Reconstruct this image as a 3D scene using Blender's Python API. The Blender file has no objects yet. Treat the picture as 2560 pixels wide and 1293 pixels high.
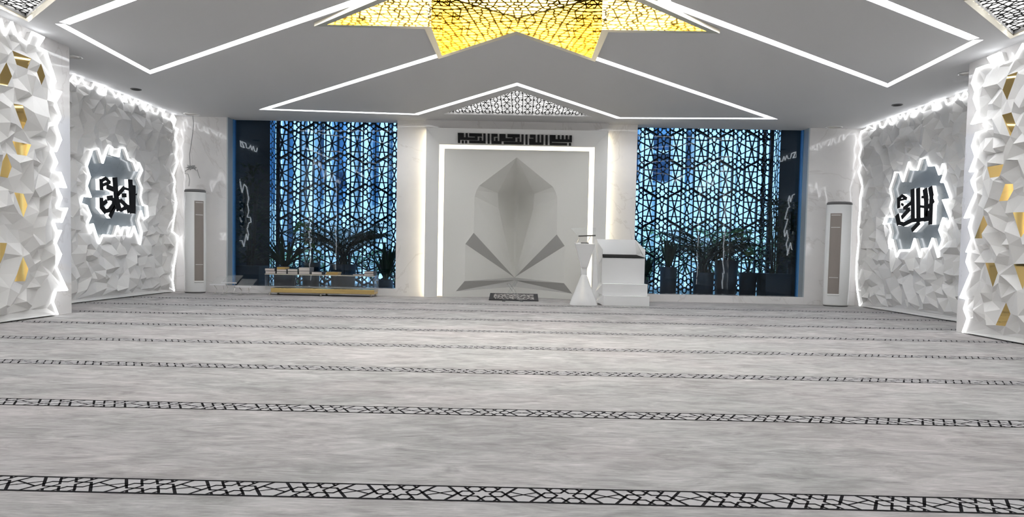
import bpy, bmesh, math, random
from math import pi, sin, cos, radians as R
from mathutils import Vector, Matrix
from mathutils.geometry import delaunay_2d_cdt
C = bpy.context.scene
COL = C.collection
# ------------------------------------------------------------------ camera
F, YAW, PITCH, ROLL, EYE, PPY, CX = 1720.0, -.00888, -.0459, .0202, .8335, 708.4, .07   # frame 2560x1293
def cam_axes():
    fwd = Vector((sin(YAW)*cos(PITCH), cos(YAW)*cos(PITCH), sin(PITCH)))
    r0 = Vector((cos(YAW), -sin(YAW), 0)); u0 = r0.cross(fwd)
    return cos(ROLL)*r0+sin(ROLL)*u0, -sin(ROLL)*r0+cos(ROLL)*u0, fwd
AR, AU, AF = cam_axes()
cd = bpy.data.cameras.new('camera'); cam = bpy.data.objects.new('camera', cd); COL.objects.link(cam)
cam.matrix_world = Matrix(((AR.x, AU.x, -AF.x, CX), (AR.y, AU.y, -AF.y, 0), (AR.z, AU.z, -AF.z, EYE), (0, 0, 0, 1)))
cd.sensor_width = 36; cd.lens = F/2560*36; cd.shift_y = (PPY-646.5)/2560; cd.clip_start = .05; cd.clip_end = 200
C.camera = cam
# ------------------------------------------------------------------ sky, sun, exposure
w = bpy.data.worlds.new('sky'); C.world = w; w.use_nodes = True
wb = w.node_tree.nodes['Background']; wb.inputs[0].default_value = (.30, .62, 1, 1); wb.inputs[1].default_value = 1.9
sd = bpy.data.lights.new('sun', 'SUN'); sd.energy = 4.3; sd.angle = R(.6); sd.color = (.85, .95, 1)
sun = bpy.data.objects.new('sun', sd); COL.objects.link(sun); sun.rotation_euler = (R(48), 0, R(-22))
vs = C.view_settings; vs.view_transform = 'Standard'; vs.look = 'None'; vs.exposure = .5; vs.gamma = 1; vs.use_curve_mapping = False
C.cycles.max_bounces = 8; C.cycles.diffuse_bounces = 5; C.cycles.glossy_bounces = 5; C.cycles.transparent_max_bounces = 16
C.cycles.caustics_reflective = False; C.cycles.caustics_refractive = False; C.cycles.sample_clamp_indirect = 6
E_LED, E_GRILLE, E_STAR, E_WARM, E_SIGN = 17.0, 1.7, 7.6, 26.0, 3.6

# pixel of the photograph -> point on a plane of the room (x=, y= or z=)
def ray(px, py): return AR*((px-1280)/F) - AU*((py-PPY)/F) + AF
def hit(px, py, x=None, y=None, z=None):
    d = ray(px, py); o = Vector((CX, 0, EYE))
    t = (x-CX)/d.x if x is not None else y/d.y if y is not None else (z-EYE)/d.z
    return o+d*t
# ------------------------------------------------------------------ materials
def mat(name, col=(.8, .8, .8), rough=.5, metal=0, spec=.5, emit=0, ecol=None):
    m = bpy.data.materials.new(name); m.use_nodes = True; b = m.node_tree.nodes['Principled BSDF']
    b.inputs['Base Color'].default_value = (*col, 1); b.inputs['Roughness'].default_value = rough
    b.inputs['Metallic'].default_value = metal; b.inputs['Specular IOR Level'].default_value = spec
    if emit:
        b.inputs['Emission Color'].default_value = (*(ecol or col), 1); b.inputs['Emission Strength'].default_value = emit
    return m
def nd(m, t, **k):
    n = m.node_tree.nodes.new(t)
    for a, v in k.items(): setattr(n, a, v)
    return n
def lk(m, a, b): m.node_tree.links.new(a, b)
def coords(m, scale):
    t = nd(m, 'ShaderNodeTexCoord'); p = nd(m, 'ShaderNodeMapping'); p.inputs['Scale'].default_value = scale
    lk(m, t.outputs['Object'], p.inputs['Vector']); return p.outputs[0]
def noise(m, vec, s, d=3, r=.5, dist=0):
    n = nd(m, 'ShaderNodeTexNoise'); lk(m, vec, n.inputs['Vector']); n.inputs['Scale'].default_value = s
    n.inputs['Detail'].default_value = d; n.inputs['Roughness'].default_value = r; n.inputs['Distortion'].default_value = dist
    return n.outputs['Fac']
def ramp(m, fac, stops):
    r = nd(m, 'ShaderNodeValToRGB'); e = r.color_ramp.elements
    while len(e) < len(stops): e.new(.5)
    for k, (p, c) in zip(e, stops): k.position = p; k.color = (*c, 1)
    lk(m, fac, r.inputs[0]); return r.outputs[0]
def mul(m, a, b, f=1):
    x = nd(m, 'ShaderNodeMix', data_type='RGBA', blend_type='MULTIPLY'); x.inputs[0].default_value = f
    lk(m, a, x.inputs[6]); lk(m, b, x.inputs[7]); return x.outputs[2]
def bsdf(m): return m.node_tree.nodes['Principled BSDF']
M = {}
M['plaster'] = mat('white plaster', (.80, .80, .79), .7)
M['ceiling'] = mat('ceiling paint', (.56, .56, .565), .75)
def marble(name, base, vein, rough=.12, s=.55):
    m = mat(name, base, rough, spec=.5); v = coords(m, (1, 1, 1))
    n = noise(m, v, s, 6, .55, 1.6)
    a = ramp(m, n, [(.0, base), (.49, base), (.5, vein), (.51, base), (1, base)])
    n2 = noise(m, v, s*3, 4, .6, .8); b = ramp(m, n2, [(.3, (.94, .94, .95)), (.7, (1, 1, 1))])
    lk(m, mul(m, a, b), bsdf(m).inputs['Base Color']); return m
M['marble'] = marble('veined white marble', (.80, .78, .765), (.70, .675, .655), .05)
M['plaque'] = marble('grey marble', (.25, .275, .29), (.20, .225, .24), .2, 1.5)
M['relief'] = mat('white faceted relief', (.74, .73, .715), .55)
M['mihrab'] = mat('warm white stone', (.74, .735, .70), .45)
M['mihrab_grey'] = mat('grey stone facets', (.43, .425, .41), .45)  # darker grey, on the spike and ledge facets only
M['led'] = mat('led diffuser', (1, 1, 1), .5, emit=E_LED, ecol=(.97, .985, 1))
M['led_border'] = mat('led rope', (1, 1, 1), .5, emit=E_SIGN, ecol=(.96, .98, 1))
M['led_warm'] = mat('warm led strip', (1, .95, .8), .5, emit=E_WARM, ecol=(1, .88, .62))
M['led_warm_soft'] = mat('warm led diffuser', (1, .95, .8), .5, emit=1.5, ecol=(1, .88, .62))
M['backlight'] = mat('backlit panel', (1, 1, 1), .5, emit=E_GRILLE, ecol=(1, .985, .95))
M['backlight_corner'] = mat('dim backlit panel', (1, 1, 1), .5, emit=1.9, ecol=(1, .985, .95))
M['starlight'] = mat('star backlit panel', (1, 1, 1), .5, emit=E_STAR, ecol=(1, .97, .88))
M['letter_glow'] = mat('opal acrylic letter body', (1, 1, 1), .4, emit=.9, ecol=(.97, .99, 1))
M['gold'] = mat('gold mirror', (.86, .62, .24), .04, 1)
M['gold_bright'] = mat('bright gold mirror', (.97, .80, .40), .03, 1)
M['gold_satin'] = mat('satin gold metal', (.83, .60, .25), .25, 1)
M['brass_lip'] = mat('pale champagne metal', (.78, .72, .58), .3, .6)
M['black'] = mat('black paint', (.008, .008, .009), .6, spec=.2)
M['lattice'] = mat('dark navy metal', (.012, .022, .035), .4, .3)
M['skylit_frame'] = mat('aluminium in skylight blue', (.10, .30, .62), .35, .2)  # blue skylight falling on the mullion is put into its colour
M['greyframe'] = mat('grey aluminium', (.42, .47, .50), .4, .3)
M['ac_white'] = mat('white plastic', (.82, .82, .81), .22)
M['ac_grille'] = mat('taupe louvre', (.27, .235, .215), .4)
M['ac_grey'] = mat('dark grey plastic', (.12, .12, .12), .4)
M['seat'] = mat('black leather', (.012, .012, .012), .9, spec=.1)
M['minbar'] = mat('white lacquer', (.84, .84, .84), .18)
M['dark'] = mat('shade black wall', (.010, .013, .016), .6)  # near black: shade at the garden sides put into the colour
M['pot'] = mat('dark blue grey pot', (.018, .027, .04), .45)
M['soil'] = mat('soil', (.02, .015, .01), .9)
M['stem'] = mat('dark stem', (.03, .03, .018), .7)
M['pages'] = mat('page edges', (.66, .60, .56), .8)
M['cloth_black'] = mat('black book cloth', (.03, .03, .035), .6)
M['cloth_grey'] = mat('grey book cloth', (.16, .16, .17), .6)
M['cloth_gold'] = mat('gold book cover', (.50, .34, .10), .4)
M['cloth_brown'] = mat('ochre book cover', (.42, .27, .09), .5)
M['cloth_green'] = mat('dark green book cloth', (.03, .07, .06), .6)
M['metal'] = mat('brushed metal', (.6, .58, .55), .3, 1)
M['cable'] = mat('grey cable', (.30, .30, .30), .5)
M['fac_panel'] = mat('pale blue cladding', (.13, .30, .50), .5)
M['fac_light'] = mat('white cladding', (.85, .93, .95), .5)
M['fac_glass'] = mat('dark facade glass', (.02, .06, .14), .1, .0, .8)
M['pave'] = mat('pale paving', (.55, .58, .58), .8)
def leafmat(name, c1, c2):
    m = mat(name, c1, .5); v = coords(m, (1, 1, 1)); n = noise(m, v, 9, 2)
    c_ = ramp(m, n, [(.35, c1), (.65, c2)]); lk(m, c_, bsdf(m).inputs['Base Color'])
    t = nd(m, 'ShaderNodeBsdfTranslucent'); x = nd(m, 'ShaderNodeMixShader'); x.inputs[0].default_value = .45; lk(m, c_, t.inputs[0])
    lk(m, bsdf(m).outputs[0], x.inputs[1]); lk(m, t.outputs[0], x.inputs[2]); lk(m, x.outputs[0], m.node_tree.nodes['Material Output'].inputs[0]); return m
M['leaf'] = leafmat('dark green leaves', (.006, .026, .008), (.016, .055, .016))
M['leaf_bright'] = leafmat('bright green leaves', (.14, .34, .05), (.22, .48, .09))
M['leaf_sun'] = leafmat('sunlit hedge leaves', (.10, .24, .08), (.28, .46, .22))
def glass(name, tint, ior, rough=0, haze=0, hcol=(.9, .92, .92)):
    m = bpy.data.materials.new(name); m.use_nodes = True; nt = m.node_tree; nt.nodes.clear()
    o = nd(m, 'ShaderNodeOutputMaterial'); t = nd(m, 'ShaderNodeBsdfTransparent'); g = nd(m, 'ShaderNodeBsdfGlossy')
    t.inputs[0].default_value = (*tint, 1); g.inputs['Roughness'].default_value = rough
    lw = nd(m, 'ShaderNodeLayerWeight'); lw.inputs[0].default_value = .5; pw = nd(m, 'ShaderNodeMath', operation='POWER'); pw.inputs[1].default_value = 5
    F0 = ((ior-1)/(ior+1))**2; f = nd(m, 'ShaderNodeMath', operation='MULTIPLY_ADD'); f.inputs[1].default_value = 1-F0; f.inputs[2].default_value = F0
    lk(m, lw.outputs['Facing'], pw.inputs[0]); lk(m, pw.outputs[0], f.inputs[0]); x = nd(m, 'ShaderNodeMixShader')
    lk(m, f.outputs[0], x.inputs[0]); lk(m, t.outputs[0], x.inputs[1]); lk(m, g.outputs[0], x.inputs[2])
    last = x.outputs[0]
    if haze:
        d = nd(m, 'ShaderNodeBsdfDiffuse'); d.inputs[0].default_value = (*hcol, 1); y = nd(m, 'ShaderNodeMixShader'); y.inputs[0].default_value = haze
        lk(m, last, y.inputs[1]); lk(m, d.outputs[0], y.inputs[2]); last = y.outputs[0]
    lk(m, last, o.inputs[0]); return m
M['glass'] = glass('blue tinted glass', (.64, .73, .80), 1.46)
M['acrylic'] = glass('clear acrylic', (.98, .985, .985), 1.22, .0, .06)
M['acrylic_edge'] = mat('frosted white acrylic edge', (.86, .86, .87), .3)
def carpet():
    m = mat('grey streaked carpet', (.5, .5, .5), .95, spec=.1)
    a = noise(m, coords(m, (2.2, 5.5, 1)), 1.9, 7, .66, .9)
    b = noise(m, coords(m, (.8, 1.2, 1)), 1.5, 4, .55, .6)
    c = noise(m, coords(m, (2.6, 85, 1)), 3.2, 3, .7)
    h = noise(m, coords(m, (.7, .9, 1)), 1.1, 2, .5, .3)
    ca = ramp(m, a, [(.30, (.305, .30, .292)), (.50, (.415, .405, .398)), (.70, (.525, .515, .51))])
    cb = ramp(m, b, [(.33, (.86, .865, .865)), (.50, (.98, .975, .975)), (.67, (1.07, 1.06, 1.06))])
    cc = ramp(m, c, [(.34, (.68, .68, .68)), (.66, (1.20, 1.20, 1.20))])
    ch = ramp(m, h, [(.40, (.995, 1.0, .997)), (.62, (1.02, .992, .996))])
    lk(m, mul(m, mul(m, mul(m, ca, cb), cc), ch), bsdf(m).inputs['Base Color'])
    bp = nd(m, 'ShaderNodeBump'); bp.inputs['Strength'].default_value = .25; bp.inputs['Distance'].default_value = .004
    lk(m, c, bp.inputs['Height']); lk(m, bp.outputs[0], bsdf(m).inputs['Normal']); return m
M['carpet'] = carpet()
M['carpet_pale'] = mat('pale carpet band', (.46, .45, .455), .95, spec=.1)
M['carpet_black'] = mat('black carpet pile', (.012, .011, .013), .95, spec=.1)
def rugmat():
    m = mat('black and white ornament rug', (.1, .1, .1), .9, spec=.1); v = coords(m, (1, 1, 1))
    n = nd(m, 'ShaderNodeTexVoronoi', feature='DISTANCE_TO_EDGE'); n.inputs['Scale'].default_value = 13; lk(m, v, n.inputs['Vector'])
    lk(m, ramp(m, n.outputs['Distance'], [(.0, (.42, .40, .39)), (.10, (.42, .40, .39)), (.16, (.03, .03, .03)), (.35, (.03, .03, .03)), (.42, (.36, .34, .33))]), bsdf(m).inputs['Base Color']); return m
M['rug'] = rugmat()
# ------------------------------------------------------------------ mesh helpers
class MB:
    def __init__(s): s.v = []; s.f = []; s.mi = []; s.k = 0
    def add(s, vs, fs):
        o = len(s.v); s.v += [tuple(p) for p in vs]; s.f += [tuple(i+o for i in q) for q in fs]; s.mi += [s.k]*len(fs); return s
    def box(s, a, b):
        x0, y0, z0 = a; x1, y1, z1 = b
        return s.add([(x0, y0, z0), (x1, y0, z0), (x1, y1, z0), (x0, y1, z0), (x0, y0, z1), (x1, y0, z1), (x1, y1, z1), (x0, y1, z1)],
                     [(0, 3, 2, 1), (4, 5, 6, 7), (0, 1, 5, 4), (1, 2, 6, 5), (2, 3, 7, 6), (3, 0, 4, 7)])
    def bar(s, p, q, wd, n, dp):
        """box from p to q, wd wide, dp thick along unit normal n"""
        p = Vector(p); q = Vector(q); n = Vector(n); d = (q-p)
        if d.length < 1e-6: return s
        sd_ = d.normalized().cross(n)*wd/2; h = n*dp/2
        vs = [p-sd_-h, p+sd_-h, p+sd_+h, p-sd_+h, q-sd_-h, q+sd_-h, q+sd_+h, q-sd_+h]
        return s.add(vs, [(0, 1, 2, 3), (7, 6, 5, 4), (0, 4, 5, 1), (1, 5, 6, 2), (2, 6, 7, 3), (3, 7, 4, 0)])
    def prism(s, poly, off, flip=False):
        """poly = list of 3D points (convex or not), extruded by vector off"""
        n = len(poly); off = Vector(off); a = [Vector(p) for p in poly]; b = [p+off for p in a]
        fs = [tuple(range(n))[::-1], tuple(range(n, 2*n))]+[(i, (i+1) % n, (i+1) % n+n, i+n) for i in range(n)]
        return s.add(a+b, fs)
    def tube(s, pts, r, n=8, cap=True):
        pts = [Vector(p) for p in pts]; rs = r if isinstance(r, (list, tuple)) else [r]*len(pts); vs = []
        up = Vector((0, 0, 1))
        for i, p in enumerate(pts):
            t = (pts[min(i+1, len(pts)-1)]-pts[max(i-1, 0)]).normalized()
            a = t.cross(up if abs(t.z) < .95 else Vector((1, 0, 0))).normalized(); b = t.cross(a)
            vs += [p+(a*cos(2*pi*k/n)+b*sin(2*pi*k/n))*rs[i] for k in range(n)]
        fs = [(i*n+k, i*n+(k+1) % n, (i+1)*n+(k+1) % n, (i+1)*n+k) for i in range(len(pts)-1) for k in range(n)]
        if cap: fs += [tuple(range(n))[::-1], tuple(range((len(pts)-1)*n, len(pts)*n))]
        return s.add(vs, fs)
    def lathe(s, prof, c, n=32, sx=1, sy=1):
        vs = [(c[0]+r*cos(2*pi*k/n)*sx, c[1]+r*sin(2*pi*k/n)*sy, c[2]+z) for r, z in prof for k in range(n)]
        fs = [(i*n+k, i*n+(k+1) % n, (i+1)*n+(k+1) % n, (i+1)*n+k) for i in range(len(prof)-1) for k in range(n)]
        fs += [tuple(range(n))[::-1], tuple(range((len(prof)-1)*n, len(prof)*n))]
        return s.add(vs, fs)
    def build(s, name, m, parent=None, smooth=False, bevel=0, loc=None, fixn=True):
        me = bpy.data.meshes.new(name); me.from_pydata(s.v, [], s.f)
        for k in (m if isinstance(m, (list, tuple)) else [m]): me.materials.append(M[k])
        for p, i in zip(me.polygons, s.mi): p.material_index = i
        if fixn:
            b = bmesh.new(); b.from_mesh(me); bmesh.ops.recalc_face_normals(b, faces=b.faces); b.to_mesh(me); b.free()
        if smooth: me.shade_smooth()
        me.update(); o = bpy.data.objects.new(name, me); COL.objects.link(o)
        if loc is not None:          # put the origin at loc
            me.transform(Matrix.Translation(-Vector(loc))); o.location = loc
        if parent is not None:
            o.parent = parent; o.matrix_parent_inverse = Matrix.Translation(-parent.location) if parent.type == 'EMPTY' else Matrix.Translation(-parent.matrix_world.translation)
        if bevel:
            bv = o.modifiers.new('bevel', 'BEVEL'); bv.width = bevel; bv.segments = 2; bv.limit_method = 'ANGLE'; bv.angle_limit = R(35)
        return o
def tag(o, label, cat, group=None, kind=None):
    if label: o['label'] = label
    if cat: o['category'] = cat
    if group: o['group'] = group
    if kind: o['kind'] = kind
    return o
def thing(name, loc, label, cat, group=None):
    o = bpy.data.objects.new(name, None); COL.objects.link(o); o.location = loc; o.empty_display_size = .1
    return tag(o, label, cat, group)
def struct(o): o['kind'] = 'structure'; return o
def inpoly(x, y, P):
    c = False; j = len(P)-1
    for i in range(len(P)):
        xi, yi = P[i]; xj, yj = P[j]
        if (yi > y) != (yj > y) and x < (xj-xi)*(y-yi)/(yj-yi)+xi: c = not c
        j = i
    return c
def cdt(polys, extra=()):
    vs = []; es = []
    for P in polys:
        o = len(vs); vs += [Vector(p) for p in P]; es += [(o+i, o+(i+1) % len(P)) for i in range(len(P))]
    vs += [Vector(p) for p in extra]
    r = delaunay_2d_cdt(vs, es, [], 0, 1e-5)
    return r[0], r[2]
def offset(pl, d, closed=False):
    """polyline moved sideways by d with mitred corners"""
    n = len(pl); out = []
    for i in range(n):
        p = Vector(pl[i])
        a = (p-Vector(pl[i-1])).normalized() if (closed or i) else None
        b = (Vector(pl[(i+1) % n])-p).normalized() if (closed or i < n-1) else None
        if a is None: a = b
        if b is None: b = a
        na = Vector((-a.y, a.x)); nb = Vector((-b.y, b.x)); k = na+nb
        k = k/max(k.dot(na), .35) if k.length > 1e-6 else na
        out.append(tuple(p+k*d))
    return out
def lift(P, z): return [(p[0], p[1], z) for p in P]

H, YB, XR, XP = 3.11, 12.25, 6.05, 5.22
Y0 = -4.2                                            # wall behind the camera
BAYS = [(8.09, YB), (.9, 5.2), (Y0, -2.2)]           # recessed bays of the side walls; piers between
# ================================================================== FLOOR (carpet with woven bands)
def carpet_floor():
    b = MB()
    b.add([(-XR, Y0, 0), (XR, Y0, 0), (XR, YB+.6, 0), (-XR, YB+.6, 0)], [(0, 1, 2, 3)])
    r = .0545; T = .286; hw = .069
    S3 = 3**.5/2
    segs = []
    for k in range(6):
        cx, cy = cos(k*pi/3), sin(k*pi/3); hx = [(cx+.5*cos(j*pi/3), cy+.5*sin(j*pi/3)) for j in range(6)]
        segs += [(hx[j], hx[(j+1) % 6], .12) for j in range(6)]
    for s in (-1, 1):
        for t in (-1, 1): segs.append(((s*1.5, 0), (s*2.23, t*1.27), .15))
    cxm = T/r/2
    for t in (-1, 1): segs.append(((cxm-.86, t*.45), (cxm+.86, -t*.45), .10)); segs.append(((1.0, t*.866), (1.2, t*1.27), .12))
    for t in (-1, 1): segs.append(((-1.0, t*.866), (-1.2, t*1.27), .12))
    for row in range(-3, 8):
        yc = 2.325+1.2*row
        b.k = 1; b.add([(-XR, yc-hw, .0006), (XR, yc-hw, .0006), (XR, yc+hw, .0006), (-XR, yc+hw, .0006)], [(0, 1, 2, 3)])
        b.k = 2
        for s in (-1, 1): b.add([(-XR, yc+s*hw-.0055, .0012), (XR, yc+s*hw-.0055, .0012), (XR, yc+s*hw+.0055, .0012), (-XR, yc+s*hw+.0055, .0012)], [(0, 1, 2, 3)])
        n = int(XR/T)
        for i in range(-n, n+1):
            xo = -.04+i*T
            for p, q, wd in segs:
                P = Vector((xo+p[0]*r, yc+max(-1.27, min(1.27, p[1]))*r, .0011)); Q = Vector((xo+q[0]*r, yc+max(-1.27, min(1.27, q[1]))*r, .0011)); d = Q-P
                if d.length < 1e-5: continue
                d.normalize(); sd_ = Vector((-d.y, d.x, 0))*wd*r*.68; e = d*wd*r*.4
                b.add([P-sd_-e, Q-sd_+e, Q+sd_+e, P+sd_-e], [(0, 1, 2, 3)])
    return struct(b.build('floor', ['carpet', 'carpet_pale', 'carpet_black'], fixn=False))
carpet_floor()
# ================================================================== CEILING
SY = 6.145
half = [(0, .95), (.86, 1.87), (.855, .855), (1.9, .85), (1.0, 0)]
STAR = half+[(x, -y) for x, y in half[-2::-1]]
STAR = STAR+[(-x, y) for x, y in STAR[-2:0:-1]]
STAR = [(x, y+SY) for x, y in STAR]
chev = [(-.86, 8.10), (-4.20, 11.49), (-1.70, 11.68), (0, 9.47), (1.70, 11.68), (4.20, 11.49), (.86, 8.10)]
side = [(-4.76, 7.24), (-4.86, 9.18), (-1.36, 6.35), (-1.25, SY), (-1.36, 2*SY-6.35), (-4.86, 2*SY-9.18), (-4.76, 2*SY-7.24)]
side2 = [(-4.70, 7.22), (-3.10, SY), (-4.70, 2*SY-7.22)]
W_ = .10
def groove(pl): return offset(pl, W_/2)+offset(pl, -W_/2)[::-1]
mir = lambda pl: [(-x, y) for x, y in pl]
back = lambda pl: [(x, 2*SY-y) for x, y in pl]
lines = [('front', chev), ('left', side), ('leftv', side2), ('right', mir(side)), ('rightv', mir(side2)), ('rear', back(chev))]  # rear line is an unseen mirrored copy, added to light the floor
tri = [(-1.24, 11.62), (0, 9.84), (1.24, 11.62)]
crn = [(-4.98, 7.05), (-3.98, SY), (-4.98, 2*SY-7.05)]
grilles = [tri, crn, mir(crn), back(tri)]  # last grille is an unseen mirrored copy, added for light
def ceiling():
    outer = [(-XR, Y0), (XR, Y0), (XR, YB+.26), (-XR, YB+.26)]
    gp = [groove(l) for _, l in lines]; holes = gp+[STAR]+grilles
    vs, fs = cdt([outer]+holes); b = MB()
    keep = [t for t in fs if not any(inpoly(*(sum((vs[i] for i in t), Vector((0, 0)))/3), h) for h in holes)]
    b.add(lift(vs, H), keep)
    for h, d in [(g, .075) for g in gp]+[(g, .06) for g in grilles]:
        n = len(h); b.add(lift(h, H)+lift(h, H+d), [(i, (i+1) % n, (i+1) % n+n, i+n) for i in range(n)])
    for h in gp:
        v2, f2 = cdt([h]); f2 = [t for t in f2 if inpoly(*(sum((v2[i] for i in t), Vector((0, 0)))/3), h)]; b.add(lift(v2, H+.075), f2)
    struct(b.build('ceiling', 'ceiling', fixn=False))
    b = MB(); b.box((-XR-.3, Y0-.3, H+1.0), (XR+.3, YB+1.75, H+1.15)); struct(b.build('ceiling_slab', 'dark'))  # unseen roof slab, added to block sun and sky
ceiling()
LL = {'front': 'white LED line tracing a zigzag on the ceiling in front of the prayer niche', 'left': 'long white LED line outlining the grey ceiling panel on the left',
      'leftv': 'short white LED line at the upper left ceiling edge, inside the left outline', 'right': 'long white LED line outlining the grey ceiling panel on the right',
      'rightv': 'short white LED line at the upper right ceiling edge, inside the right outline', 'rear': 'unseen LED zigzag line added above the viewer to light the floor'}
for nm, l in lines:
    g = offset(l, W_*.36)+offset(l, -W_*.36)[::-1]; n = len(l); b = MB()
    a = offset(l, W_*.36); c = offset(l, -W_*.36)
    for z in (H+.055, H+.073): b.add(lift(a, z)+lift(c, z), [(i, i+1, n+i+1, n+i) for i in range(n-1)])
    k = 0; m_ = 2*n
    b.add([], []); o = 0
    b.f += [(i, i+1, m_+i+1, m_+i) for i in range(n-1)]+[(n+i, n+i+1, m_+n+i+1, m_+n+i) for i in range(n-1)]+[(0, n, m_+n, m_), (n-1, 2*n-1, m_+2*n-1, m_+n-1)]
    b.mi += [0]*(2*(n-1)+2)
    tag(b.build('led_line', 'led', loc=(*l[0], H+.055)), LL[nm], 'ceiling light', 'LED lines in the ceiling')
# ---- geometric tracery shared by grilles, star and window lattice: segments of one cell, in (u, v)
def ring(cx, cy, rx, ry, n=6):
    o = []
    for k in range(6):
        a = k*pi/3+pi/6; hx = [(cx+rx*sin(k*pi/3)+rx*.49*sin(j*pi/3), cy+ry*cos(k*pi/3)+ry*.49*cos(j*pi/3)) for j in range(6)]
        o += [(hx[j], hx[(j+1) % 6]) for j in range(6)]
    return o
def clip(p, q, P):
    """pieces of segment pq inside polygon P"""
    p = Vector(p); q = Vector(q); ts = [0, 1]; d = q-p
    for i in range(len(P)):
        a = Vector(P[i]); e = Vector(P[(i+1) % len(P)])-a; den = d.x*e.y-d.y*e.x
        if abs(den) < 1e-9: continue
        t = ((a.x-p.x)*e.y-(a.y-p.y)*e.x)/den; u = ((a.x-p.x)*d.y-(a.y-p.y)*d.x)/den
        if 0 < t < 1 and 0 <= u <= 1: ts.append(t)
    ts.sort(); o = []
    for t0, t1 in zip(ts, ts[1:]):
        m_ = p+d*(t0+t1)/2
        if t1-t0 > 1e-4 and inpoly(m_.x, m_.y, P): o.append((p+d*t0, p+d*t1))
    return o
def cell_segs():
    """one cell of the screen, unit = half of the rosette column; cell 4.02 x 4.85"""
    s = []; m_ = 2.425
    s += ring(0, 0, .72, .97)
    s += [((x, -m_), (x, m_)) for x in (-1, 1)]
    for c in (m_, -m_):
        sg = 1 if c > 0 else -1
        s += [((0, c-sg*.97), (2.01, c)), ((0, c-sg*.97), (-2.01, c))]
        s += [((-.30, c-sg*.82), (.0, c)), ((.30, c-sg*.82), (.0, c)), ]
        for x in (2.01, -2.01):
            q = 1 if x < 0 else -1
            s += [((x, c-sg*1.27), (x+q*1.01, c-sg*1.27)), ((x, c), (x+q*.52, c-sg*2.2)), ((x+q*.0, c-sg*2.42), (x+q*1.01, c-sg*1.95)), ((x+q*.0, c-sg*.0), (x+q*.02, c-sg*.02))]
    for x, y in ((1, .45), (1, -.45), (-1, .45), (-1, -.45)): s.append(((x, y), (x*1.6, y*.2)))
    return s
CELL = cell_segs()
def tracery(b, frame, poly, u, n, wd, dp, v0=0, u0=0, asp=1):
    """fill polygon with cells; frame(x,y)->3D"""
    xs = [p[0] for p in poly]; ys = [p[1] for p in poly]; cu, cv = 4.02*u, 4.85*u*asp
    for i in range(int((min(xs)-u0)//cu), int((max(xs)-u0)//cu)+2):
        for j in range(int((min(ys)-v0)//cv), int((max(ys)-v0)//cv)+2):
            for p, q in CELL:
                P = (u0+i*cu+p[0]*u, v0+j*cv+p[1]*u*asp); Q = (u0+i*cu+q[0]*u, v0+j*cv+q[1]*u*asp)
                for a, c in clip(P, Q, poly): b.bar(frame(*a), frame(*c), wd, n, dp)
# backlit ceiling grilles
GL = ['white backlit triangular ceiling grille with black tracery above the prayer niche', 'backlit ceiling grille in the upper left corner of the ceiling',
      'backlit ceiling grille in the upper right corner of the ceiling', 'unseen triangular ceiling grille added above the viewer for light']
for g, lab, tr in zip(grilles, GL, (.012, .011, .011, .012)):
    c = (sum(p[0] for p in g)/3, sum(p[1] for p in g)/3, H+.06)
    t = thing('ceiling_grille', c, lab, 'ceiling light', 'backlit ceiling grilles')
    b = MB(); b.prism(lift(g, H+.05), (0, 0, .02)); b.build('light_panel', 'backlight' if g is grilles[0] or g is grilles[3] else 'backlight_corner', t)
    b = MB(); tracery(b, lambda x, y: (x, y, H+.03), g, .082, (0, 0, 1), tr, .006, v0=c[1], asp=1.15); b.build('tracery', 'black', t)
    if g is not tri:
        b = MB(); o_ = offset(g, .05, True); i_ = g
        if abs(o_[0][0]) < abs(g[0][0])and g[0][0] != g[1][0]: o_ = offset(g, -.05, True)
        n = 3
        b.add(lift(g, H-.012)+lift(o_, H-.012)+lift(g, H)+lift(o_, H), [(i, (i+1) % n, n+(i+1) % n, n+i) for i in range(n)]+[(i, (i+1) % n, 2*n+(i+1) % n, 2*n+i) for i in range(n)]+[(n+i, n+(i+1) % n, 3*n+(i+1) % n, 3*n+i) for i in range(n)])
        b.build('frame', 'brass_lip', t)
# star chandelier recess
st = thing('star_skylight', (0, SY, H), 'large gold mirrored eight pointed star light recess with glowing tracery in the ceiling', 'ceiling light')
SD = .62
b = MB(); n = len(STAR); b.add(lift(STAR, H-.04)+lift(STAR, H+SD), [(i, (i+1) % n, (i+1) % n+n, i+n) for i in range(n)]); b.build('mirror_wall', 'gold_bright', st, fixn=False)
v2, f2 = cdt([STAR]); f2 = [t for t in f2 if inpoly(*(sum((v2[i] for i in t), Vector((0, 0)))/3), STAR)]
b = MB(); b.add(lift(v2, H+SD+.02), f2); b.build('light_panel', 'starlight', st, fixn=False)
b = MB(); tracery(b, lambda x, y: (x, y, H+SD), STAR, .135, (0, 0, 1), .018, .006, v0=SY, asp=.75); b.build('tracery', 'black', st)
b = MB(); so = offset(STAR, .075, True)
if max(p[0] for p in so) < max(p[0] for p in STAR): so = offset(STAR, -.075, True)
n = len(STAR); zz = H-.04
b.add(lift(STAR, zz)+lift(so, zz)+lift(STAR, zz)+lift(so, H), [(i, (i+1) % n, n+(i+1) % n, n+i) for i in range(n)]+[(n+i, n+(i+1) % n, 3*n+(i+1) % n, 3*n+i) for i in range(n)])
b.build('lip', 'brass_lip', st)
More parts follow.
